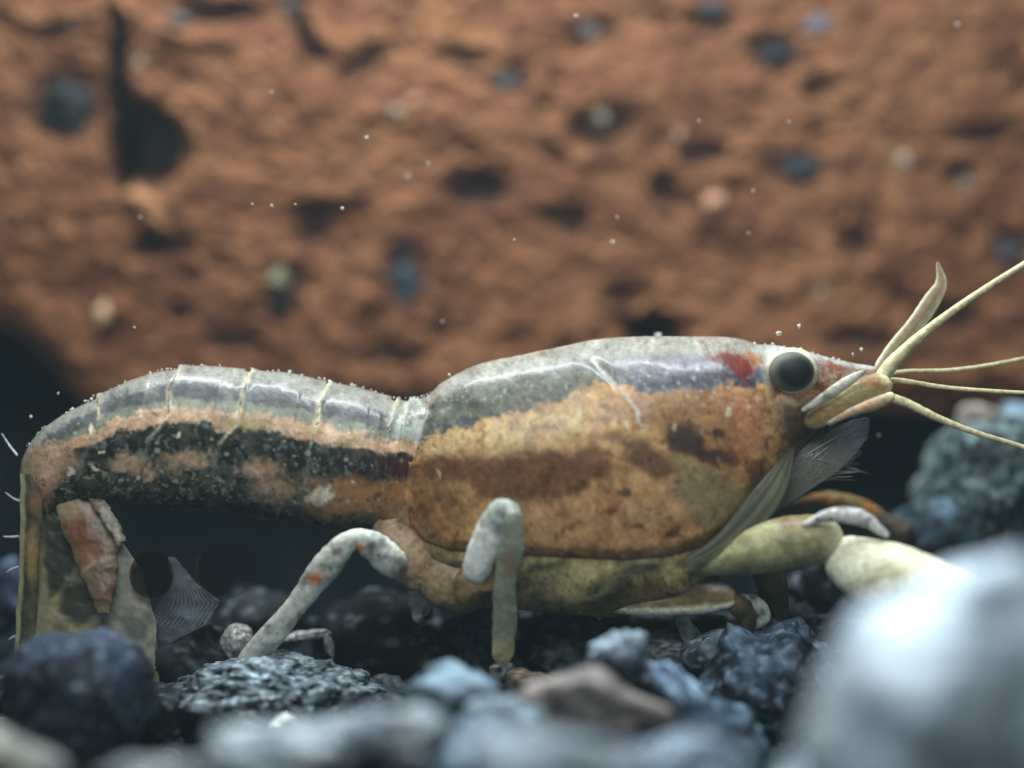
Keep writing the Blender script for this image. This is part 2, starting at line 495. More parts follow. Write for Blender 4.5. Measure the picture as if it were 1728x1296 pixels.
stone('blue grey blurred stone in front of the black one between the walking legs', 770, 1188, -0.36, 100, 64, (30, 42, 60), (111, 132, 144), 15, a1=0.35)
stone('teal grey stone right behind the tip of the middle walking leg', 822, 1075, 0.06, 66, 56, (26, 36, 42), (87, 116, 122), 16)
stone('dark jagged stone with white flecks, right of the middle walking leg', 965, 1096, 0.05, 92, 56, (18, 22, 24), (80, 96, 98), 17, mott=5, bias=-0.15, a2=0.2)
stone('pale blue grey blurred stone below the belly of the crayfish', 1052, 1112, -0.30, 54, 44, (70, 86, 98), (134, 148, 158), 18, a1=0.5, a2=0.22, facet=0.9)
stone('brownish grey blurred stone in the middle of the bottom', 985, 1210, -0.45, 130, 66, (66, 62, 62), (128, 122, 118), 19, a1=0.35)
stone('long slanting blue grey splinter of stone, left of the dark hollow', 1160, 1190, -0.34, 96, 34, (48, 66, 92), (118, 140, 158), 20, ang=-52, facet=0.8)
stone('dark stone with a crusty blue speckled top, under the claw', 1300, 1150, -0.06, 118, 112, (20, 26, 34), (92, 112, 129), 21, sub=5, mott=3.2, a2=0.2, a3=0.09, bias=-0.05)
stone('small grey stone under the belly, left of the short pale leg', 1120, 1112, 0.0, 70, 44, (26, 30, 34), (115, 124, 126), 22, mott=4)
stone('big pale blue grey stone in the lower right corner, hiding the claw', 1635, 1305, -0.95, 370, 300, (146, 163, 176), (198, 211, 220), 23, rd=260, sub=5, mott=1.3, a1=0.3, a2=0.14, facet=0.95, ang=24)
stone('mottled grey green stone standing behind the antennae at the right edge', 1665, 830, 0.36, 116, 140, (40, 52, 60), (113, 132, 129), 24, mott=1.8, sub=5)
stone('pale pinkish grey stone behind the lowest antenna', 1655, 712, 0.44, 42, 36, (140, 128, 116), (156, 146, 136), 25)
stone('grey blue stone at the right edge under the antennae', 1722, 722, 0.44, 50, 40, (86, 104, 118), (116, 138, 150), 26)
stone('dark blue green stone behind the claw', 1590, 905, 0.30, 90, 70, (28, 38, 48), (70, 92, 105), 27)
stone('dim blue grey stone at the left edge behind the tail', 8, 1010, 0.30, 46, 66, (44, 56, 76), (72, 90, 109), 28)
stone('pale blue grey stone on the bottom edge, just below the crusted stone', 455, 1284, -0.80, 120, 66, (70, 84, 96), (150, 160, 164), 29, rd=100, a1=0.45, a2=0.24, sub=5)
stone('lumpy pale grey stone on the bottom edge, below the gap between the walking legs', 640, 1262, -0.72, 128, 76, (66, 80, 92), (146, 154, 158), 51, rd=100, a1=0.45, a2=0.24, sub=5)
stone('grey stone half hidden on the bottom edge, between two larger pale ones', 545, 1250, -0.6, 74, 46, (60, 72, 84), (140, 150, 154), 52, a1=0.4, a2=0.2)
stone('blue grey stone beside the brownish one, above the bottom edge', 850, 1222, -0.5, 70, 46, (52, 66, 82), (126, 142, 150), 53, a1=0.4, a2=0.2)
stone('small whitish stone with a bright tip, on the bottom edge below the crusted stone', 478, 1226, -0.25, 26, 20, (150, 156, 156), (206, 206, 200), 30, facet=0.9)
stone('grey stone with a brown hollow, on the bottom edge right of the middle', 930, 1310, -0.95, 165, 66, (80, 84, 92), (116, 128, 135), 31, rd=120, a1=0.5, a2=0.2)
stone('yellowish grey stone in the bottom left corner', 26, 1290, -0.75, 92, 56, (92, 104, 112), (140, 138, 120), 32, ang=-30)
stone('pale stone at the bottom edge, right of the yellowish corner stone', 268, 1322, -0.85, 110, 44, (92, 102, 110), (126, 134, 135), 33, a1=0.5, a2=0.2)
stone('blue grey stone at the bottom edge, below the slanting splinter', 1160, 1306, -0.8, 130, 60, (86, 98, 112), (126, 144, 156), 34)
stone('dark stone in the shade behind the middle of the tail', 430, 1060, 0.25, 90, 66, BKK, (34, 40, 44), 35, bias=-0.2)
stone('dark stone in the shade below the feathery mouth bristles', 1450, 1010, 0.16, 96, 86, (18, 22, 26), (43, 54, 58), 36, bias=-0.2)
stone('small blue grey stone beside the foot of the crusty speckled stone', 1215, 1100, -0.05, 60, 44, (46, 58, 72), (125, 140, 148), 37)
stone('dusky brown stone behind the blurred splinter', 1120, 1175, -0.15, 80, 50, (40, 38, 38), (92, 86, 82), 38)
stone('clear white crystal chip leaning on the rear walking leg', 402, 1082, 0.0, 28, 34, (140, 146, 144), (206, 208, 202), 39, facet=1.0, a1=0.1, mott=6, group='white crystal chips')
stone('bent white crystal sliver lying behind the crusted stone', 520, 1072, 0.03, 42, 9, (170, 176, 174), (214, 216, 212), 40, facet=0.9, ang=8, group='white crystal chips')
stone('upright white crystal sliver behind the crusted stone', 556, 1092, 0.03, 8, 26, (150, 156, 154), (192, 204, 203), 41, facet=0.9, ang=12, group='white crystal chips')

stone('blue grey stone with a dark hollow, on the bottom edge between two pale ones', 770, 1282, -0.7, 120, 58, (50, 66, 90), (123, 142, 154), 42, rd=100, a1=0.4)
stone('small brown crumb of stone, right of the foot of the middle walking leg', 895, 1160, -0.12, 48, 30, (60, 50, 46), (112, 98, 84), 43)
stone('small grey brown stone beside the pale round blurred stone', 1100, 1160, -0.24, 54, 40, (60, 60, 64), (128, 128, 126), 44)
stone('dark blue stone in the hollow left of the big pale corner stone', 1215, 1245, -0.3, 84, 60, (22, 30, 42), (57, 76, 93), 45)
stone('black stone in the gap left of the crusted grey stone', 262, 1215, -0.1, 84, 60, BKK, (36, 42, 48), 46)
stone('dark grey stone below the black shaded one, between the walking legs', 640, 1200, -0.05, 80, 60, (16, 20, 24), (67, 78, 85), 47)
stone('low dark stone under the brown crumb', 880, 1230, -0.3, 90, 50, (24, 26, 32), (80, 90, 97), 48)
stone('dark rounded stone right of the crusty speckled one', 1420, 1130, 0.02, 90, 80, (18, 22, 28), (63, 80, 93), 49)
for i_, (px, py, y, rx, ry, what) in enumerate([(885, 1082, 0.10, 44, 34, 'flat black jagged stone, just right of the middle walking leg'), (935, 1062, 0.16, 46, 34, 'black pointed stone touching the belly, right of the middle walking leg'),
        (1030, 1074, 0.12, 52, 34, 'jagged black stone under the middle of the belly'), (1105, 1070, 0.15, 44, 32, 'jagged black stone under the belly, left of the short pale leg'),
        (1212, 1074, 0.12, 50, 36, 'jagged slate stone between the short pale leg and the brown leg'), (1345, 1060, 0.10, 56, 46, 'jagged slate stone in the dark gap under the claw arm'),
        (1400, 1100, 0.06, 52, 40, 'flecked dark stone beneath the pale pincer'), (1375, 1010, 0.22, 60, 44, 'black stone in the shade behind the claw arm'),
        (720, 1088, 0.10, 54, 40, 'dark jagged stone left of the middle walking leg'), (1150, 1128, -0.02, 48, 36, 'dark flecked stone below the short pale leg')]):
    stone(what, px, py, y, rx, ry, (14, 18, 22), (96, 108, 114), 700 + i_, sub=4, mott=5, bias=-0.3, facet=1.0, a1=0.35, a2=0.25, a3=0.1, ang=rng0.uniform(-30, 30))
rng = np.random.RandomState(5)
placed = 0
for k in range(420):
    if placed >= 110: break
    y = rng.uniform(-0.5, 0.75)
    px = rng.uniform(-40, 1770)
    s = (D + y) / D
    r = rng.uniform(24, 56)
    zt = bed_z(y) + 0.02 + rng.uniform(-0.015, 0.02)
    py = 648 + (0.648 - zt) / (0.001 * s)
    if any(abs(px - a) < (rx_ + r) * 0.95 and abs(py - b) < (ry_ + r) * 0.95 and y < yy_ + 0.1 for a, b, rx_, ry_, yy_ in SPOTS[:40]):
        continue
    c1 = [(52, 70, 80), (88, 108, 120), (66, 88, 98), (102, 112, 114), (88, 78, 70)][k % 5]
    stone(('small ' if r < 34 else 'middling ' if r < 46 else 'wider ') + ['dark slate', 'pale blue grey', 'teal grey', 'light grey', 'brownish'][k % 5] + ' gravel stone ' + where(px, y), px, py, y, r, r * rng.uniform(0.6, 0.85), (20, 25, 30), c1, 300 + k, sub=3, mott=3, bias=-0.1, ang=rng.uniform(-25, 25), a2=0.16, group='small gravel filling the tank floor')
    placed += 1

for k in range(130):
    y = rng.uniform(-0.3, 0.16)
    px = rng.uniform(180, 1480)
    s = (D + y) / D
    r = rng.uniform(10, 26)
    zt = bed_z(y) + 0.06 + rng.uniform(0, 0.03)
    py = 648 + (0.648 - zt) / (0.001 * s)
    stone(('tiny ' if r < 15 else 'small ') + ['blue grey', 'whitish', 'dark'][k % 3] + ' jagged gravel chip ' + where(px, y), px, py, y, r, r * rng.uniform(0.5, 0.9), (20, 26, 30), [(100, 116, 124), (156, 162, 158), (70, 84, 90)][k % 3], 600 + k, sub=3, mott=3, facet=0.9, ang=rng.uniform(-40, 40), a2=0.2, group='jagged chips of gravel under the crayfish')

# ------------------------------------------------------------------ the crayfish
cray = bpy.data.objects.new('crayfish', None)
cray.location = (0.75, 0.0, 0.2)
C.objects.link(cray)
tag(cray, 'brown and black mottled dwarf crayfish standing side on over dark gravel', 'crayfish')
bpy.context.view_layer.update()

SEC = [  # dorsal, ventral, half width
    ((38, 838), (92, 872), 34), ((36, 800), (112, 862), 48), ((42, 770), (140, 856), 60), ((62, 735), (165, 853), 74), ((102, 704), (188, 853), 88),
    ((165, 668), (212, 855), 100), ((232, 638), (232, 857), 108), ((302, 619), (262, 860), 114), ((362, 618), (312, 862), 116), ((424, 624), (372, 866), 116),
    ((490, 630), (436, 876), 115), ((555, 644), (500, 886), 114), ((612, 656), (570, 895), 112), ((665, 671), (636, 902), 108), ((700, 672), (680, 915), 106),
    ((726, 665), (706, 950), 112), ((790, 631), (760, 1000), 134), ((850, 612), (820, 1018), 148), ((900, 600), (880, 1028), 156), ((960, 588), (945, 1036), 162),
    ((1030, 580), (1020, 1040), 165), ((1100, 577), (1090, 1034), 163), ((1180, 577), (1170, 1010), 152), ((1240, 578), (1228, 968), 136), ((1285, 581), (1278, 900), 116),
    ((1322, 586), (1326, 800), 94), ((1356, 593), (1370, 735), 76), ((1392, 602), (1408, 704), 58), ((1430, 611), (1440, 686), 40), ((1466, 617), (1470, 668), 24), ((1490, 622), (1492, 640), 8)]
MARGIN = [(703, 760), (688, 800), (683, 840), (692, 884), (716, 912), (760, 929), (860, 933), (950, 940), (1050, 943), (1130, 938), (1190, 920), (1240, 888), (1285, 845), (1312, 790), (1326, 740), (1320, 690), (1296, 640), (1280, 585)]
SEGS = [[(165, 668), (163, 716), (149, 747), (137, 782), (130, 810)], [(303, 618), (285, 657), (285, 699), (250, 744), (240, 786), (238, 850)], [(425, 623), (410, 664), (399, 716), (367, 752), (358, 803), (356, 860)],
        [(556, 643), (538, 681), (535, 716), (520, 760)], [(670, 670), (658, 715), (652, 740)], [(692, 670), (678, 712), (676, 750)]]
SEGX = [a + [b] for a, b in zip(SEGS, [(140, 862), (240, 870), (358, 870), (505, 892), (640, 900), (668, 900)])]
CAREDGE = [(722, 668), (717, 700), (704, 750)]
GROOVE = [(1000, 616), (1024, 640), (1050, 666), (1072, 692), (1080, 720)]

def body():
    ns, nt = 760, 380
    A = np.array([[*d, *v, h] for d, v, h in SEC], float)
    P = catmull(A, ns)
    th = np.linspace(0, 2 * math.pi, nt, endpoint=False)
    t = (1 - np.cos(th)) / 2
    sn = np.sin(th)
    sw = np.sign(sn) * np.abs(sn) ** 0.82
    px = P[:, None, 0] * (1 - t) + P[:, None, 2] * t
    py = P[:, None, 1] * (1 - t) + P[:, None, 3] * t
    y = -P[:, None, 4] * sw * 0.001
    # end caps
    i = np.arange(ns)
    # smooth organic relief
    yy = -np.abs(y)
    k = (D + yy) / D
    # photo-pixel coordinates of the flank, the same on both sides
    qx = 864 + (px - 864) / k * 1.0
    qy = 648 + (py - 648) / k
    vv = np.broadcast_to(t, px.shape)
    # relief: overlapping rings of the tail, carapace edge, neck groove
    rel = np.zeros_like(px)
    for s in SEGX:
        d = dline(qx, qy, s)
        rel += 3 * np.exp(-(d / 8) ** 2) * ss(vv, 0.9, 0.6)
        rel -= 13 * np.exp(-d / 16) * ss(vv, 0.84, 0.97)
        left = inside(qx, qy, s + [(s[-1][0] - 45, s[-1][1]), (s[0][0] - 45, s[0][1])])
        rel -= np.where(left, 8.0 * np.exp(-d / 18), 0) * ss(vv, 1.0, 0.8)
    mask = inside(qx, qy, MARGIN + [(1200, 540), (722, 640), (718, 700)])
    dm = dline(qx, qy, CAREDGE + MARGIN)
    rel += (np.where(mask, 9 * ss(dm, -2, 26), 0) - np.where(mask, 0, 3 * np.exp(-dm / 12))) * ss(qx, 1315, 1215)
    rel -= 2.2 * np.exp(-(dline(qx, qy, GROOVE) / 8) ** 2)
    rel += 2.2 * f2(qx, qy, 70, seed=71, o=3) + 0.35 * f2(qx, qy, 14, seed=72, o=2)
    # coxae: bulging leg bases under the carapace
    under = (~mask) & (qx > 700) & (qx < 1280)
    rel += np.where(under, 10 * np.sin((qx + 0.5 * (qy - 940)) / 26) * ss(qy, 945, 975) * ss(vv, 1.0, 0.9), 0)
    nx = np.gradient(px, axis=1); nz = np.gradient(py, axis=1); ny = np.gradient(y * 1000, axis=1)
    # outward direction in the section's own plane
    cxm, cym = (P[:, 0] + P[:, 2])[:, None] / 2, (P[:, 1] + P[:, 3])[:, None] / 2
    ox, oy, oz = px - cxm, (y * 1000), py - cym
    ln = np.sqrt(ox ** 2 + oy ** 2 + oz ** 2) + 1e-6
    taper = np.minimum(1, ln / 40)
    px2 = px + ox / ln * rel * taper; py2 = py + oz / ln * rel * taper; y2 = y + oy / ln * rel * taper * 0.001
    V = W(px2, py2, 0.0)
    V[..., 1] = y2
    V = V.reshape(-1, 3)
    F = grid_faces(ns, nt)
    F2 = [F]
    # ---------------------------- pigment, with overhead light painted into the pale upper rim
    wx = qx + 17 * f2(qx, qy, 36, seed=81) + 7 * f2(qx, qy, 9, seed=82)
    wy = qy + 13 * f2(qx, qy, 30, seed=83) + 7 * f2(qx, qy, 9, seed=84)
    v2 = vv + 0.06 * f2(qx, qy, 34, 24, seed=85) + 0.04 * f2(qx, qy, 9, seed=86, o=3)
    sp = f2(qx, qy, 6.5, seed=87, o=2)
    sp2 = f2(qx, qy, 13, seed=88, o=3)
    big = f2(qx, qy, 60, seed=89, o=3)
    sh = px.shape + (3,)
    def full(k_): return np.broadcast_to(c(*k_), sh)
    # tail
    tail = full((128, 128, 120))
    tail = mix(tail, c(58, 64, 68), ss(v2, 0.09, 0.13) * (0.75 + 0.3 * sp2))
    tail = mix(tail, c(118, 122, 106), ss(v2, 0.2, 0.25))
    tan = mix(mix(full((182, 152, 122)), c(154, 136, 100), ss(big, -0.1, 0.3)), c(204, 172, 148), ss(sp2, 0.0, 0.4) * 0.7)
    tail = mix(tail, tan, ss(v2, 0.265, 0.30))
    blk = mix(full((34, 36, 33)), c(92, 102, 96), ss(sp + 0.6 * sp2, 0.12, 0.5))
    blk = mix(blk, c(70, 70, 58), ss(f2(wx, wy, 26, seed=93, o=4, g=0.65), -0.05, 0.3) * 0.8)
    blk = mix(blk, c(50, 26, 22), ss(qx, 560, 680) * 0.7)
    tail = mix(tail, blk, ss(v2, 0.37, 0.41) * ss(qx, 80, 125))
    olive = mix(mix(full((82, 86, 76)), c(46, 52, 48), ss(sp2 + 0.4 * sp, -0.2, 0.3)), c(146, 142, 124), ss(sp, 0.15, 0.5))
    olive = mix(olive, c(146, 108, 68), ss(qx, 430, 640) * ss(sp2 + big, -0.5, 0.3))
    tail = mix(tail, olive, ss(v2, 0.62, 0.67))
    for cx, cy, rx, ry in [(215, 782, 34, 16), (318, 775, 40, 15), (440, 792, 30, 18), (465, 830, 40, 16), (600, 832, 62, 26), (655, 840, 40, 30), (90, 775, 42, 24), (60, 800, 24, 30), (560, 860, 46, 14), (255, 800, 22, 9)]:
        tail = mix(tail, mix(tan, c(150, 108, 68), ss(qx, 380, 620)), ell(qx + 1.5 * (wx - qx), qy + 1.5 * (wy - qy), cx, cy, rx, ry, 0.55) * 0.9 * ss(sp2, -0.9, -0.3))
    tail = mix(tail, c(150, 108, 76), ell(wx, wy, 72, 838, 22, 20, 0.6) * 0.8)
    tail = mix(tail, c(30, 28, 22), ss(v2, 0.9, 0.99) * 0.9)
    for cx, cy, r in [(537, 833, 15), (558, 828, 9), (530, 845, 8), (117, 796, 7), (297, 735, 6), (172, 759, 5), (158, 790, 5), (233, 806, 6), (150, 722, 7)]:
        tail = mix(tail, c(216, 204, 178), ell(wx, wy, cx, cy, r, r * 0.8, 0.4))
    rs = np.random.RandomState(3)
    for _ in range(150):
        cx, cy, r = rs.uniform(90, 690), rs.uniform(705, 850), 1.0 + 3.4 * rs.rand() ** 2.5
        tail = mix(tail, c(170, 172, 158), ell(qx, qy, cx, cy, r * 1.3, r, 0.5) * rs.uniform(0.3, 0.9))
    for s in SEGX:
        d = dline(qx + 5 * sp2, qy, s)
        tail = mix(tail, mix(full((186, 180, 150)), c(112, 124, 112), ss(qy, 715, 760)), np.exp(-(d / 3.8) ** 2) * np.where(qy < 720, 0.85, 0.75 * ss(qx, 640, 600)) * ss(f2(qx, qy, 16, seed=99), -0.7, 0.1))
    tail = mix(tail, c(150, 158, 150), ss(qx, 655, 668) * ss(qy, 745, 725) * 0.7 * ss(sp2, -0.4, 0.2))
    # carapace
    car = mix(full((170, 134, 86)), c(138, 102, 60), ss(sp2 + 0.5 * big, -0.15, 0.45))
    car = mix(car, c(188, 156, 114), ss(f2(qx, qy, 26, seed=91), 0.1, 0.5) * 0.7)
    car = mix(car, c(182, 162, 120), poly(wx, wy, [(705, 745), (960, 690), (1000, 700), (960, 750), (800, 775), (720, 775)], 18) * 0.6)
    car = mix(car, c(182, 138, 94), poly(wx, wy, [(860, 860), (1130, 800), (1200, 900), (1130, 930), (880, 925)], 22) * 0.5)
    car = mix(car, c(92, 58, 38), poly(wx, wy, [(690, 775), (760, 772), (900, 768), (1010, 760), (1045, 790), (1000, 815), (960, 838), (830, 848), (770, 815), (700, 800)], 12) * 0.88)
    car = mix(car, c(104, 62, 36), poly(wx, wy, [(690, 800), (740, 805), (770, 850), (745, 900), (705, 890), (688, 840)], 14) * 0.55)
    car = mix(car, c(78, 52, 36), poly(wx, wy, [(1035, 742), (1090, 748), (1150, 775), (1150, 800), (1105, 815), (1075, 790)], 10) * 0.85)
    car = mix(car, c(112, 76, 48), poly(wx, wy, [(1010, 690), (1200, 655), (1300, 680), (1310, 760), (1180, 770), (1100, 730)], 20) * 0.7)
    car = mix(car, c(124, 110, 76), poly(wx, wy, [(1125, 770), (1170, 772), (1245, 820), (1258, 850), (1200, 895), (1165, 870), (1140, 820)], 10) * 0.9)
    car = mix(car, c(60, 44, 30), poly(wx, wy, [(1255, 800), (1300, 770), (1300, 810), (1265, 850)], 9) * 0.9)
    car = mix(car, c(104, 74, 44), poly(wx, wy, [(1200, 895), (1262, 850), (1300, 800), (1310, 820), (1240, 900), (1150, 935)], 10) * 0.8)
    for cx, cy, rx, ry, kk, a in [(1157, 745, 32, 26, (40, 30, 26), 25), (1213, 733, 16, 10, (48, 34, 28), 0), (1225, 775, 26, 16, (66, 42, 32), 0), (1190, 772, 26, 12, (52, 36, 28), 10),
                                  (1048, 832, 12, 9, (74, 60, 44), 0), (1140, 892, 10, 7, (90, 60, 36), 0), (955, 888, 20, 6, (116, 66, 34), -40), (1075, 885, 14, 6, (112, 66, 36), 0), (1035, 860, 14, 6, (116, 70, 36), 0), (1280, 790, 18, 10, (84, 54, 38), 0)]:
        car = mix(car, c(*kk), ell(wx, wy, cx, cy, rx, ry, 0.35, a) * 0.92)
    car = mix(car, c(150, 118, 70), np.exp(-((np.hypot((qx - 1237), (qy - 770)) - 26) / 4) ** 2) * ss(qy, 765, 785) * 0.8)
    car = mix(car, c(168, 112, 76), ell(wx, wy, 1265, 740, 32, 46, 0.6) * 0.6)
    car = mix(car, c(168, 120, 90), ell(wx, wy, 1250, 680, 40, 26, 0.7) * 0.5)
    dors = [(700, 760), (722, 738), (770, 728), (850, 706), (930, 688), (975, 664), (1010, 652), (1050, 658), (1090, 672), (1180, 662), (1285, 650), (1300, 640), (1300, 540), (700, 540)]
    slate = mix(full((92, 94, 82)), c(66, 70, 66), ss(sp2 + 0.6 * big, -0.2, 0.4))
    slate = mix(slate, c(98, 96, 104), ss(qx, 1000, 1100))
    slate = mix(slate, c(142, 146, 140), ss(sp, 0.2, 0.6) * 0.6)
    slate = mix(slate, c(60, 64, 66), np.exp(-(dline(wx, wy, [(740, 726), (800, 716), (870, 698), (940, 680)]) / 8) ** 2) * ss(sp2, -0.3, 0.2))
    slate = mix(slate, c(56, 56, 66), poly(wx, wy, [(1060, 640), (1180, 632), (1290, 628), (1290, 668), (1180, 662), (1090, 672)], 12) * ss(sp2, -0.4, 0.2) * 0.85)
    slate = mix(slate, c(140, 138, 128), ss(vv, 0.10, 0.045))  # pale rim: shell tone plus light from above painted in
    dm_ = poly(wx, wy * 0.8 + qy * 0.2, dors, 14)
    dm_ = ss(dm_ + 0.35 * sp2 + 0.3 * sp, 0.3, 0.7)
    car = mix(car, slate, dm_)
    car = mix(car, c(104, 32, 18), poly(wx, wy, [(1192, 606), (1240, 600), (1268, 606), (1276, 630), (1262, 648), (1228, 630)], 7) * 0.92)
    car = mix(car, c(150, 104, 64), poly(wx, wy, [(1255, 596), (1290, 594), (1290, 614), (1276, 624), (1266, 606)], 6) * 0.8)
    rs = np.random.RandomState(8)
    for _ in range(34):
        cx, cy, r = rs.uniform(1080, 1290), rs.uniform(628, 690), rs.uniform(1.5, 3.4)
        car = mix(car, c(150, 168, 160), ell(qx, qy, cx, cy, r, r, 0.5) * rs.uniform(0.3, 0.8))
    for cx, cy, r in [(975, 702, 7), (1020, 701, 5), (1138, 723, 4), (1228, 702, 6), (1060, 722, 4), (740, 797, 4)]:
        car = mix(car, c(196, 190, 150), ell(wx, wy, cx, cy, r, r, 0.5) * 0.7)
    car = mix(car, c(188, 186, 176), np.exp(-(dline(qx + 3 * sp2, qy, GROOVE) / 3.6) ** 2) * 0.6)
    car = mix(car, c(176, 128, 80), np.exp(-(dline(qx + 2 * sp2, qy, [(728, 825), (748, 870), (775, 905)]) / 3) ** 2) * 0.6)
    car = mix(car, c(176, 180, 172), np.exp(-(dline(qx + 3 * sp2, qy, CAREDGE) / 5) ** 2) * 0.7)
    # head
    head = mix(full((132, 116, 104)), c(112, 70, 52), ss(sp2, 0.0, 0.4))
    head = mix(head, c(122, 98, 64), poly(wx, wy, [(1290, 680), (1400, 690), (1460, 668), (1440, 720), (1350, 800), (1290, 800)], 12))
    head = mix(head, c(62, 48, 36), poly(wx, wy, [(1310, 690), (1360, 698), (1365, 740), (1330, 760), (1312, 720)], 12) * 0.8)
    head = mix(head, c(224, 170, 134), ell(wx, wy, 1340, 665, 36, 13, 0.35))
    head = mix(head, c(120, 56, 30), ell(wx, wy, 1308, 658, 12, 12, 0.5))
    head = mix(head, c(176, 164, 130), np.exp(-(dline(qx, qy, [(1308, 674), (1340, 682), (1378, 676)]) / 4) ** 2) * 0.8)
    head = mix(head, c(168, 170, 166), ss(vv, 0.18, 0.06) * ss(qx, 1260, 1300))
    head = mix(head, c(124, 60, 44), ell(wx, wy, 1405, 618, 26, 7, 0.5, 22) * 0.8)
    # belly with leg bases
    bel = mix(full((172, 162, 116)), c(136, 124, 84), ss(sp2 + big, -0.2, 0.4))
    bel = mix(bel, c(176, 142, 104), ell(wx, wy, 680, 905, 36, 44, 0.5) * 0.8)
    bel = mix(bel, c(140, 120, 84), ell(wx, wy, 720, 955, 50, 26, 0.6))
    bel = mix(bel, c(82, 66, 44), ell(wx, wy, 740, 975, 26, 20, 0.6) * 0.7)
    bel = mix(bel, c(110, 90, 56), poly(wx, wy, [(980, 1005), (1100, 985), (1240, 975), (1240, 1020), (1000, 1040)], 12) * 0.7)
    col = mix(tail, bel, ss(qx, 636, 690) * ss(qy, 846, 900))
    col = np.where(((qx > 690) & (qy > 780))[..., None], bel, col)
    wid = 3 + 16 * ss(qx, 1240, 1300)
    inm = ss(np.where(mask, dm, -dm) / wid + 0.5 * sp2 * ss(qx, 1240, 1300), -1, 1)
    col = mix(col, car, inm)
    hm = ss(qx, 1286, 1302) * (1 - inm)
    hm = np.maximum(hm, ss(qx + 10 * sp2, 1312, 1340))
    col = mix(col, head, hm)
    col = mix(col, c(112, 48, 24), np.exp(-(dline(qx, qy, MARGIN[2:13]) / 5) ** 2) * np.where(qx > 690, 0.75, 0) * ss(qx, 1300, 1150))
    col = mix(col, c(70, 36, 26), ell(wx, wy, 684, 790, 22, 12, 0.6) * 0.8)
    fine = f2(qx, qy, 5.5, seed=95, o=3, g=0.7)
    med = f2(qx, qy, 19, seed=96, o=4, g=0.65)
    col = col * (1 + 0.4 * fine + 0.55 * med)[..., None]
    col = mix(col, col * c(235, 205, 180) * 0.75, ss(f2(wx, wy, 27, seed=98, o=4, g=0.65), 0.1, 0.4) * (qx > 690) * 0.6)
    dk = ss(f2(wx, wy, 11, seed=97, o=3), 0.3, 0.5) * ss(vv, 0.2, 0.3)
    col = np.clip(mix(col, col * 0.5, dk), 0.002, 0.85)
    o = mesh('body', V, F, M_shell, col.reshape(-1, 3), cray)
    return P
BP = body()

# ---- granules and fuzz on the back, one part
def fuzz():
    rs = np.random.RandomState(4)
    V0, F0 = ico(1)
    parts = []
    top = BP[:, :2]
    for k in range(260):
        i = rs.randint(60, 700)
        x, y_ = top[i]
        a = rs.normal(0, 0.16)
        h = BP[i, 4]
        yy = math.sin(a) * h * 0.001
        dz = (1 - math.cos(a)) * (BP[i, 3] - BP[i, 1]) * 0.5
        r = rs.uniform(0.7, 1.9) * (2.0 if rs.rand() < 0.08 else 1)
        q = W(x + rs.uniform(-3, 3), y_ + dz - 1.0 + rs.uniform(-1.5, 1), 0.0)
        q[1] = yy
        parts.append((V0 * [r * 0.0011, r * 0.0011, r * 0.0012] + q, F0))
    V, F = join(parts)
    tag(mesh('shell_granules', V, F, M_speck, np.broadcast_to(c(190, 188, 174), V.shape), cray), kind='stuff')
fuzz()

# ---- eye
def ball(name, px, py, y, rx, ry, rd, mat, colf, parent, sub=4):
    V, F = ico(sub)
    P = V * [rx * 0.001, rd * 0.001, ry * 0.001] + W(px, py, y)
    return mesh(name, P, F, mat, colf(V), parent)
eye = ball('eye', 1337, 626, -0.081, 45, 39, 42, M_shell, lambda d: mix(np.broadcast_to(c(206, 200, 180), d.shape), c(176, 164, 140), ss(fbm(d * 3, 2), -0.2, 0.4)), cray)
cor = ball('cornea', 1336, 627, -0.102, 38, 33, 26, M_eye,
     lambda d: mix(np.broadcast_to(c(24, 29, 29), d.shape), c(100, 104, 90), ss(np.hypot(d[:, 0] - 0.12, d[:, 2] + 0.02), 0.6, 1.05)), eye, 5)

# ---- limbs
def bcol(k0, k1, seed, sc=26):
    return lambda s, u, px, py: mix(np.broadcast_to(c(*k0), (len(s), 3)), c(*k1), ss(f2(px, py, sc, seed=seed, o=4, g=0.65), -0.2, 0.4))
def legcol(spots=(), base=(168, 176, 162), alt=(120, 124, 112), seed=0, al=0.72):
    def f(s, u, px, py):
        n = f2(px, py, 24, seed=seed, o=4, g=0.65)
        m = f2(px, py, 9, seed=seed + 50, o=3)
        col = mix(np.broadcast_to(c(*base), (len(s), 3)), c(*alt), ss(n, -0.15, 0.35))
        col = mix(col, c(72, 74, 66), ss(m + 0.6 * n, 0.3, 0.6) * 0.7)
        col = mix(col, c(214, 216, 206), ss(np.abs(u + 0.2 * m), 0.72, 0.98) * 0.6)
        for cx, cy, r, k in spots:
            col = mix(col, c(*k), ell(px + 8 * n, py + 8 * m, cx, cy, r, r * 0.75, 0.7) * 0.9)
        a = al + 0.25 * ss(np.abs(u), 0.5, 0.95) - 0.2 * ss(n, 0.1, 0.5)
        return np.concatenate([col, np.clip(a, 0, 1)[:, None]], 1)
    return f
OR = (204, 120, 56)
def bulge(name, pts, wd, th, k0, k1, seed, n=50, m=26, mat=None):
    return sweep(name, pts, wd, th, M_limb, lambda s, u, px, py: mix(mix(np.broadcast_to(c(*k0), (len(s), 3)), c(*k1), ss(f2(px, py, 22, seed=seed, o=4, g=0.65), -0.2, 0.4)), c(70, 60, 42), ss(f2(px, py, 13, seed=seed + 9), 0.25, 0.6) * 0.6), cray, n=n, m=m, bump=0.1, bs=20)
bulge('leg_base', [(640, 862, -0.04), (668, 905, -0.06), (692, 950, -0.07), (704, 998, -0.07)], [20, 40, 44, 16], [30, 30, 30, 12], (166, 140, 110), (126, 104, 78), 61)
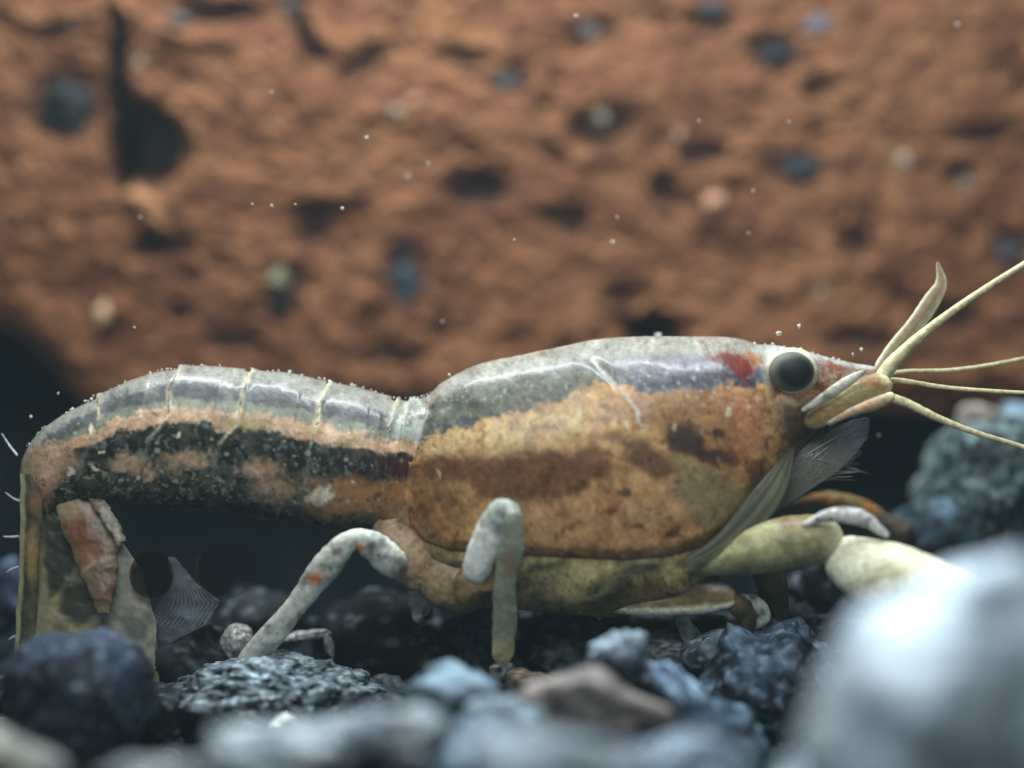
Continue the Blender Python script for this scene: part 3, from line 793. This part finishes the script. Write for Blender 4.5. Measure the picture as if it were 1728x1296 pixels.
bulge('leg_base', [(700, 915, -0.05), (738, 962, -0.065), (776, 1000, -0.075), (812, 1022, -0.07)], [24, 46, 40, 14], [16, 30, 30, 12], (146, 126, 92), (104, 90, 64), 62)
bulge('leg_base', [(812, 930, -0.11), (808, 965, -0.125), (800, 1000, -0.125), (812, 1026, -0.10)], [14, 32, 34, 14], [14, 24, 24, 12], (146, 122, 86), (116, 96, 64), 63)
leg1 = sweep('walking_leg', [(680, 966, -0.10), (660, 948, -0.115), (630, 922, -0.125), (600, 910, -0.13), (572, 930, -0.13), (536, 974, -0.12), (500, 1022, -0.11), (450, 1082, -0.09), (404, 1128, -0.07)],
             [17, 27, 25, 18, 22, 24, 18, 22, 15], [18, 22, 20, 17, 18, 18, 15, 15, 10], M_thin,
             legcol([(608, 924, 10, (196, 124, 70)), (533, 976, 13, (204, 118, 56)), (628, 922, 9, (104, 98, 96)), (568, 930, 8, (128, 108, 96)), (546, 956, 7, (120, 112, 90))], base=(204, 210, 198), alt=(150, 164, 156), seed=1), cray, n=120, m=28, bump=0.13, bs=13)
def leg2col(s, u, px, py):
    n = f2(px, py, 22, seed=2, o=4, g=0.65)
    m = f2(px, py, 8, seed=52, o=3)
    col = mix(np.broadcast_to(c(228, 232, 224), (len(s), 3)), c(170, 178, 168), ss(s + 0.05 * n, 0.26, 0.32))
    col = mix(col, c(98, 108, 108), ss(m + n, 0.1, 0.5) * ss(s, 0.2, 0.3) * 0.8)
    col = mix(col, c(142, 152, 128), ss(s + 0.05 * n, 0.47, 0.56) * 0.8)
    col = mix(col, c(138, 112, 80), ell(px, py, 858, 950, 16, 22, 0.6) * 0.7)
    col = mix(col, c(196, 190, 150), ss(s, 0.9, 0.96))
    a = 0.97 - 0.3 * ss(s, 0.45, 0.55) + 0.2 * ss(np.abs(u), 0.5, 0.95)
    return np.concatenate([col, np.clip(a, 0, 1)[:, None]], 1)
leg2 = sweep('walking_leg', [(796, 985, -0.14), (806, 955, -0.155), (824, 908, -0.175), (846, 864, -0.19), (864, 872, -0.20), (862, 925, -0.19), (852, 985, -0.17), (852, 1050, -0.14), (846, 1124, -0.11)],
             [16, 26, 28, 22, 17, 22, 19, 21, 17], [16, 20, 20, 18, 16, 16, 15, 14, 11], M_thin, leg2col, cray, n=130, m=28, bump=0.12, bs=14)
# far-side and short legs
sweep('walking_leg', [(776, 988, 0.0), (735, 996, 0.0), (712, 1014, 0.0), (704, 1052, 0.0)], [14, 24, 22, 8], [12, 16, 16, 8], M_thin, legcol(base=(204, 204, 196), alt=(130, 132, 126), seed=3, al=0.8), cray, n=70, m=24, bump=0.4, bs=9)
sweep('walking_leg', [(985, 1010, -0.05), (1060, 1014, -0.065), (1140, 1006, -0.08), (1205, 1004, -0.10), (1242, 1014, -0.11)], [12, 24, 32, 30, 12], [12, 14, 15, 14, 8], M_limb,
      lambda s, u, px, py: mix(mix(mix(mix(np.broadcast_to(c(150, 136, 92), (len(s), 3)), c(110, 94, 62), ss(f2(px, py, 40, 14, seed=4), -0.2, 0.4)), c(70, 54, 40), ell(px, py, 1165, 992, 50, 16, 0.7) * 0.8), c(172, 164, 160), ell(px, py, 1214, 990, 22, 8, 0.6) * 0.8), c(222, 220, 196), ss(py - np.interp(px, [985, 1060, 1140, 1205, 1242], [1020, 1036, 1034, 1031, 1024]), -13, -5) * ss(px, 1000, 1060)), cray, n=90, m=40, bump=0.04)
sweep('walking_leg', [(1232, 1004, -0.10), (1250, 1026, -0.10), (1262, 1048, -0.09), (1258, 1085, -0.08)], [12, 20, 15, 6], [10, 12, 12, 8], M_limb, bcol((84, 74, 48), (56, 48, 34), 5), cray, n=40, m=18, bump=0.1)
sweep('walking_leg', [(1244, 1006, -0.08), (1272, 1018, -0.09), (1286, 1040, -0.08), (1268, 1062, -0.07)], [6, 14, 14, 4], [8, 10, 8, 4], M_thin, legcol(base=(206, 214, 200), alt=(150, 160, 146), seed=6, al=0.85), cray, n=40, m=18, bump=0.15, bs=12)
sweep('walking_leg', [(1148, 1034, -0.02), (1156, 1056, -0.02), (1168, 1076, -0.02), (1172, 1094, -0.02)], [12, 13, 16, 9], [10, 10, 10, 8], M_thin, legcol(base=(186, 196, 184), alt=(140, 150, 140), seed=7, al=0.7), cray, n=40, m=18)
sweep('walking_leg', [(1290, 940, -0.03), (1306, 1000, -0.03), (1316, 1060, -0.02)], [30, 25, 12], [18, 16, 10], M_limb, bcol((88, 80, 50), (58, 52, 36), 8), cray, n=50, m=22, bump=0.08)

# ---- claws
claw = sweep('claw', [(1150, 962, -0.11), (1215, 948, -0.13), (1290, 925, -0.145), (1360, 912, -0.155), (1425, 918, -0.165)],
             [8, 24, 42, 44, 34], [10, 26, 38, 40, 34], M_limb,
             lambda s, u, px, py: mix(mix(np.broadcast_to(c(162, 160, 118), (len(s), 3)), c(126, 124, 86), ss(f2(px, py, 36, seed=11, o=5, g=0.65), -0.2, 0.4)), mix(c(104, 76, 48), c(200, 198, 164), ss(s, 0.8, 0.97))[:], np.maximum(ell(px, py, 1345, 880, 36, 20, 0.6) * 0.6, ss(s, 0.8, 0.97))), cray, n=80, m=36, bump=0.05, bs=26)
sweep('pincer', [(1392, 938, -0.16), (1430, 948, -0.175), (1490, 972, -0.20), (1570, 1002, -0.235), (1650, 1022, -0.26), (1735, 1036, -0.28), (1790, 1044, -0.29)],
      [24, 46, 60, 62, 50, 32, 12], [20, 36, 46, 48, 40, 26, 10], M_limb,
      lambda s, u, px, py: mix(mix(np.broadcast_to(c(208, 206, 180), (len(s), 3)), c(174, 170, 134), ss(f2(px, py, 46, seed=12, o=5, g=0.65), -0.1, 0.5)), c(222, 226, 200), ell(px, py, 1412, 968, 30, 26, 0.5)), claw, n=110, m=40, bump=0.05, bs=26)
sweep('wrist_crest', [(1352, 890, -0.185), (1384, 874, -0.195), (1425, 868, -0.20), (1462, 878, -0.20), (1500, 906, -0.20)], [4, 9, 13, 12, 4], [4, 7, 9, 8, 4], M_limb,
      lambda s, u, px, py: mix(np.broadcast_to(c(196, 198, 194), (len(s), 3)), c(116, 114, 106), ss(f2(px, py, 12, seed=13, o=4), -0.05, 0.35)), claw, n=60, m=20, bump=0.2, bs=12)
sweep('claw', [(1318, 900, 0.10), (1350, 866, 0.11), (1400, 850, 0.12), (1450, 860, 0.12), (1490, 882, 0.12), (1530, 906, 0.12), (1546, 912, 0.12)], [16, 22, 21, 19, 19, 20, 6], [16, 18, 18, 16, 16, 16, 5], M_limb,
      lambda s, u, px, py: mix(mix(mix(np.broadcast_to(c(118, 100, 62), (len(s), 3)), c(150, 96, 48), ss(f2(px, py, 24, seed=14), 0.0, 0.4) * ss(s, 0.7, 0.5)), c(84, 78, 66), ss(s, 0.55, 0.68)), c(58, 40, 40), ss(s, 0.78, 0.86)), cray, n=80, m=24, bump=0.12, bs=14)
cray_far = None

# ---- mouthparts: the pale strip and the feathery bristles
def strip(s, u, px, py):
    n = f2(u * 30, s * 90, 7, 70, seed=15, o=4)
    col = mix(np.broadcast_to(c(98, 98, 76), (len(s), 3)), c(60, 60, 48), ss(n, -0.15, 0.3))
    col = mix(col, c(150, 152, 150), ell(px, py, 1264, 906, 32, 7, 0.8, -35) * 0.7)
    return np.concatenate([col, (0.66 - 0.25 * ss(u, 0.2, 0.9) + 0.1 * n - 0.5 * ss(s, 0.2, 0.0))[:, None].clip(0, 1)], 1)
sweep('mouthpart', [(1338, 752, -0.08), (1318, 796, -0.10), (1292, 840, -0.125), (1258, 882, -0.14), (1212, 922, -0.15), (1150, 956, -0.15)], [5, 18, 26, 24, 17, 6], [3, 5, 6, 6, 6, 4], M_membrane, strip, cray, n=90, m=40, bump=0.05)
sweep('mouth_fan', [(1290, 862, -0.06), (1345, 806, -0.05), (1400, 765, -0.04), (1445, 728, -0.03), (1466, 706, -0.03)], [14, 30, 32, 22, 4], [3, 4, 4, 3, 2], M_membrane,
      lambda s, u, px, py: np.concatenate([mix(np.broadcast_to(c(110, 110, 100), (len(s), 3)), c(130, 136, 148), ss(s, 0.55, 0.8)), (0.5 - 0.3 * ss(s, 0.5, 1.0) + 0.18 * f2(u * 40, s * 40, 5, 60, seed=77))[:, None]], 1), cray, n=60, m=40)
sweep('mouth_fan', [(1305, 868, -0.05), (1350, 822, -0.04), (1400, 788, -0.03), (1455, 762, -0.02)], [6, 14, 14, 4], [3, 4, 4, 2], M_membrane,
      lambda s, u, px, py: np.concatenate([np.broadcast_to(c(116, 114, 112), (len(s), 3)), (0.5 - 0.3 * s + 0.1 * np.sin(u * 12))[:, None]], 1), cray, n=60, m=30)
def bristles():
    rs = np.random.RandomState(9)
    parts = []
    for k in range(90):
        a = k / 89
        x0, y0 = 1330 + 50 * rs.rand(), 815 - 50 * rs.rand()
        x1, y1 = 1385 + 88 * rs.rand(), 812 - 112 * a + rs.uniform(-8, 8)
        V, F, *_ = sweep_arrays([(x0, y0, -0.05), ((x0 + x1) / 2, (y0 + y1) / 2 - 3, -0.04 + 0.03 * rs.rand()), (x1, y1, -0.03 + 0.05 * rs.rand())], [2.0, 1.6, 0.5], [2.0, 1.6, 0.5], n=10, m=5)
        parts.append((V, F))
    V, F = join(parts)
    tag(mesh('mouth_bristles', V, F, M_membrane, np.broadcast_to(np.append(c(150, 150, 144), 0.55), (len(V), 4)), cray), kind='stuff')
bristles()

# ---- antennae and their bases
PALE = (196, 190, 152)
def ant(name, pts, wd, k=PALE, seed=0):
    wd = [w_ * 0.84 for w_ in wd]
    return sweep(name, pts, wd, wd, M_limb, lambda s, u, px, py: mix(mix(np.broadcast_to(c(*k), (len(s), 3)), c(150, 142, 100), ss(f2(px, py, 14, seed=seed), 0, 0.5) * 0.6), c(206, 204, 176), ss(s, 0.1, 0.0) * 0.5), cray, n=120, m=14, bump=0.08, bs=8)
ant('antenna', [(1486, 640, -0.07), (1512, 606, -0.07), (1560, 562, -0.075), (1620, 516, -0.08), (1690, 470, -0.09), (1760, 428, -0.10), (1840, 385, -0.11)], [17, 14, 10.5, 8, 7, 6.5, 5], seed=21)
ant('antenna', [(1492, 668, -0.09), (1530, 680, -0.09), (1580, 704, -0.085), (1640, 728, -0.08), (1700, 746, -0.07), (1770, 768, -0.06)], [10, 9, 7.5, 6, 5, 4.5], seed=22)
ant('antennule', [(1490, 634, -0.03), (1530, 627, -0.02), (1600, 625, -0.01), (1670, 616, 0.0), (1740, 602, 0.02), (1800, 588, 0.03)], [7, 5, 4.5, 4, 3.4, 2.6], seed=23)
ant('antennule', [(1492, 642, -0.05), (1525, 643, -0.05), (1590, 653, -0.05), (1660, 659, -0.05), (1740, 663, -0.05), (1800, 662, -0.05)], [7, 5.5, 4.5, 4.2, 3.8, 3], seed=24)
sweep('antennal_scale', [(1482, 632, -0.03), (1510, 592, -0.02), (1545, 548, -0.015), (1572, 508, -0.01), (1588, 478, -0.005), (1582, 442, 0.0)], [14, 16, 15, 15, 10, 2], [5, 5, 4, 4, 3, 1.5], M_membrane,
      lambda s, u, px, py: np.concatenate([mix(mix(np.broadcast_to(c(160, 146, 116), (len(s), 3)), c(192, 190, 160), ss(np.abs(u), 0.55, 0.9)), c(120, 84, 60), np.exp(-((u - 0.1) / 0.16) ** 2) * 0.6), (0.62 + 0.35 * ss(np.abs(u), 0.5, 0.9) - 0.15 * ss(s, 0.5, 0.9))[:, None]], 1), cray, n=80, m=36, bump=0.05, bs=6)
sweep('antenna_base', [(1358, 716, -0.075), (1400, 694, -0.085), (1450, 668, -0.085), (1486, 648, -0.08), (1500, 636, -0.075)], [12, 22, 26, 22, 12], [8, 14, 17, 16, 10], M_limb,
      lambda s, u, px, py: mix(mix(mix(np.broadcast_to(c(142, 128, 84), (len(s), 3)), c(140, 100, 62), ss(f2(px, py, 15, seed=25, o=4), -0.1, 0.35)), c(214, 206, 160), ss(s, 0.72, 0.95)), c(176, 176, 160), ss(u, 0.5, 0.9) * 0.6), cray, n=60, m=24, bump=0.06, bs=10)
sweep('antenna_base', [(1395, 716, -0.09), (1440, 694, -0.10), (1480, 680, -0.10), (1510, 666, -0.095)], [5, 8, 11, 7], [6, 8, 9, 6], M_limb,
      lambda s, u, px, py: mix(mix(np.broadcast_to(c(164, 156, 140), (len(s), 3)), c(172, 140, 100), ss(f2(px, py, 16, seed=26, o=4), -0.1, 0.3)), c(216, 208, 160), ss(s, 0.75, 1.0)), cray, n=50, m=20, bump=0.1, bs=9)
sweep('antenna_spine', [(1352, 694, -0.10), (1395, 668, -0.11), (1430, 644, -0.11), (1462, 624, -0.10)], [4, 9, 9, 3], [4, 5, 5, 3], M_limb,
      lambda s, u, px, py: mix(np.broadcast_to(c(180, 180, 166), (len(s), 3)), c(132, 128, 112), ss(f2(px, py, 10, seed=27, o=4), -0.15, 0.35)), cray, n=50, m=20, bump=0.08, bs=8)

# ---- tail fan
def mem(k0, k1, a0, seed=0, extra=None, sc=26):
    def f(s, u, px, py):
        n = f2(px, py, sc, seed=seed, o=4)
        col = mix(np.broadcast_to(c(*k0), (len(s), 3)), c(*k1), ss(n, -0.2, 0.4))
        al = np.full(len(s), a0) + 0.12 * n
        if extra:
            col, al = extra(s, u, px, py, col, al, n)
        return np.concatenate([col, np.clip(al, 0, 1)[:, None]], 1)
    return f
def tel(s, u, px, py, col, al, n):
    col = mix(col, c(168, 140, 84), ell(px + 10 * n, py + 20 * n, 54, 930, 11, 44, 0.7) * 0.85)
    col = mix(col, c(132, 100, 66), ell(px, py, 62, 850, 14, 18, 0.6))
    col = mix(col, c(160, 158, 122), ss(-u, 0.4, 0.7) * 0.8)
    return col, np.where(u < -0.4, 0.92, al)
loft('telson', [(34, 800), (34, 860), (32, 950), (27, 1060), (22, 1165)], [(70, 800), (72, 870), (66, 960), (60, 1060), (54, 1165)], 6, M_membrane, mem((52, 55, 40), (88, 86, 60), 0.62, 31, tel, 18), cray, y=-0.05, n=80, m=50, seed=8)
def fanb(s, u, px, py, col, al, n):
    for L in ([(90, 1015), (112, 985), (132, 958)], [(120, 1062), (160, 1052), (196, 1030)], [(78, 1070), (92, 1040)], [(190, 1066), (240, 1042)]):
        col = mix(col, c(150, 142, 100), np.exp(-(dline(px, py, L) / 4) ** 2) * 0.8)
    col = mix(col, c(34, 38, 28), poly(px + 5 * n, py + 5 * n, [(118, 965), (140, 985), (172, 1030), (130, 1056), (98, 1030)], 6) * 0.85)
    col = mix(col, c(36, 38, 30), poly(px + 5 * n, py + 5 * n, [(66, 860), (96, 850), (132, 950), (104, 1000), (82, 1008)], 7) * 0.9)  # dark hollow between the plates, its shade painted on the blade
    col = mix(col, c(124, 126, 112), ell(px + 12 * n, py, 215, 1010, 30, 24, 0.6) * 0.5)
    return col, al
loft('tail_fan_blade', [(44, 815), (42, 900), (38, 1000), (32, 1080), (28, 1165)], [(160, 835), (196, 930), (240, 1010), (264, 1060), (268, 1165)], 8, M_membrane, mem((132, 126, 94), (86, 88, 66), 0.8, 32, fanb, 34), cray, y=-0.015, y2=-0.06, n=140, m=140, seed=3)
def red(s, u, px, py, col, al, n):
    m = f2(px, py, 11, seed=45, o=3)
    col = mix(col, c(112, 58, 36), ell(px + 14 * n, py + 14 * m, 140, 905, 30, 48, 0.6, -20) * 0.85)
    col = mix(col, c(128, 82, 50), ell(px + 12 * n, py + 8 * m, 150, 930, 14, 14, 0.7) * 0.6)
    col = mix(col, c(96, 62, 48), ell(px + 12 * n, py + 10 * m, 176, 985, 18, 36, 0.6) * 0.85)
    col = mix(col, c(150, 136, 106), np.exp(-(dline(px, py, [(140, 962), (165, 946), (200, 938)]) / 4) ** 2) * 0.7)
    col = mix(col, c(66, 56, 42), ss(m + n, 0.1, 0.5) * 0.65)
    col = mix(col, c(150, 128, 100), ss(s, 0.34, 0.22))
    return col, al
loft('tail_fan_blade', [(84, 812), (100, 878), (118, 920), (128, 955), (148, 995), (166, 1034)], [(160, 806), (188, 866), (208, 920), (199, 936), (198, 985), (184, 1034)], 11, M_membrane, mem((108, 98, 72), (124, 112, 84), 0.86, 33, red), cray, y=-0.02, y2=-0.10, n=120, m=90, jag=6, seed=4)
loft('tail_fan_spine', [(148, 840), (166, 868), (188, 902), (196, 918)], [(174, 838), (197, 874), (213, 912), (204, 922)], 7, M_thin, mem((168, 164, 150), (116, 108, 94), 0.75, 34, None, 16), cray, y=-0.05, y2=-0.095, n=60, m=40, jag=4, seed=5)
def ray(s, u, px, py, col, al, n):
    st = 0.5 + 0.5 * np.sin(u * 46 + s * 6 + 3 * n)
    return mix(col, c(150, 154, 158), st * 0.5), al * (0.65 + 0.35 * st) + 0.1 * n
loft('tail_fan_blade', [(150, 880), (165, 985), (170, 1042), (152, 1120)], [(204, 912), (240, 962), (252, 1010), (264, 1050), (262, 1130)], 5, M_membrane, mem((156, 152, 138), (104, 110, 100), 0.75, 35), cray, y=-0.06, n=70, m=60, seed=6)
loft('tail_fan_blade', [(282, 940), (290, 985), (266, 1022), (226, 1062), (196, 1110)], [(294, 940), (330, 982), (372, 1014), (350, 1054), (290, 1084)], 4, M_membrane, mem((74, 82, 90), (98, 102, 108), 0.55, 36, ray), cray, y=-0.03, n=80, m=170, seed=7)
for pts in ([(30, 770), (16, 752), (2, 730)], [(38, 846), (24, 842), (8, 830)], [(34, 905), (18, 906), (4, 905)], [(34, 956), (20, 960), (10, 966)], [(30, 1072), (20, 1076), (14, 1080)]):
    sweep('tail_hair', [(x, y, -0.01) for x, y in pts], [2.2, 1.6, 0.6], [2.2, 1.6, 0.6], M_limb, c(200, 206, 206), cray, n=14, m=8)

# ---- swimmerets under the tail
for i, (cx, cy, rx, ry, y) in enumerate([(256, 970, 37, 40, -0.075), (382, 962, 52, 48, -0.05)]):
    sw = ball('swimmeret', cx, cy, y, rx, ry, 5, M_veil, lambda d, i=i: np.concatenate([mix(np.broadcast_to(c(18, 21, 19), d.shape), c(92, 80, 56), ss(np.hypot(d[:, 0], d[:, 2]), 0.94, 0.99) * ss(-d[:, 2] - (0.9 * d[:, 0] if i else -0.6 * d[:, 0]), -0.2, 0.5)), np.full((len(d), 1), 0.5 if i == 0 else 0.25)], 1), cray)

# ------------------------------------------------------------------ the faintly cloudy tank water
hv = bpy.data.materials.new('haze')
hv.use_nodes = True
hv.node_tree.nodes.remove(hv.node_tree.nodes['Principled BSDF'])
pv = hv.node_tree.nodes.new('ShaderNodeVolumePrincipled')
pv.inputs['Color'].default_value = (0.62, 0.92, 1.0, 1)
pv.inputs['Density'].default_value = 0.007
hv.node_tree.links.new(pv.outputs[0], hv.node_tree.nodes['Material Output'].inputs['Volume'])
bm = bmesh.new()
bmesh.ops.create_cube(bm, size=1.0)
me = bpy.data.meshes.new('haze')
bm.to_mesh(me); bm.free()
me.materials.append(hv)
ho = bpy.data.objects.new('haze', me)
ho.location = (0.864, -1.1, 0.35)
ho.scale = (7.0, 6.8, 3.6)
C.objects.link(ho)
tag(ho, kind='stuff')

# ------------------------------------------------------------------ specks drifting in the water
V0, F0 = ico(2)
me0 = None
for i, (px, py, r, y) in enumerate([(972, 30, 6, 0.1), (616, 236, 7, 0.05), (458, 348, 6, 0), (428, 345, 4, 0), (500, 346, 4, 0), (576, 355, 6, 0), (1348, 553, 7, -0.05), (1320, 562, 7, -0.05), (757, 632, 6, 0), (866, 404, 4, 0),
                                    (227, 553, 4, 0), (1116, 568, 9, 0.08), (748, 542, 4, 0.1), (1272, 320, 5, 0.1), (1036, 406, 5, 0.1), (1330, 206, 4, 0.1), (1178, 204, 4, 0.1), (1618, 40, 6, 0.15), (459, 153, 4, 0.1), (724, 275, 4, 0.1),  # largest one stands for a bright glint at the block's pit
                                    (100, 664, 4, 0), (54, 704, 5, 0), (1482, 735, 4, 0.1), (845, 612, 4, 0), (237, 366, 4, 0.1), (1264, 394, 4, 0.1), (1040, 368, 3, 0.1), (690, 300, 5, 0.2), (1456, 590, 6, 0), (1440, 598, 5, 0)]):
    q = W(px, py, y)
    if me0 is None:
        Vs, F0, _ = rock_arrays(1, 1, 1, 77, 2, a1=0.7, a2=0.4)
        o = mesh('water_speck', Vs, F0, M_speck, np.broadcast_to(c(176, 172, 160), V0.shape))
        me0 = o.data
    else:
        o = bpy.data.objects.new('water_speck', me0)
        C.objects.link(o)
    o.location = q
    o.scale = (r * 0.65, r * 0.5, r * (0.45 + 0.1 * (i % 4)))
    o.rotation_euler = (0.5 * i, 0.7 * i, 1.3 * i)
    tag(o, ('tiny' if r < 5 else 'bigger') + ' pale speck drifting ' + ('near the top' if py < 160 else 'high in the water' if py < 330 else 'half way down' if py < 500 else 'just above the back' if px > 130 else 'low')
        + (' at the far left' if px < 150 else ' left of the middle' if px < 560 else ' above the waist' if px < 800 else ' right of the middle' if px < 1130 else ' above the eye' if px < 1400 else ' by the antennae'), 'speck', 'pale specks drifting in the water')
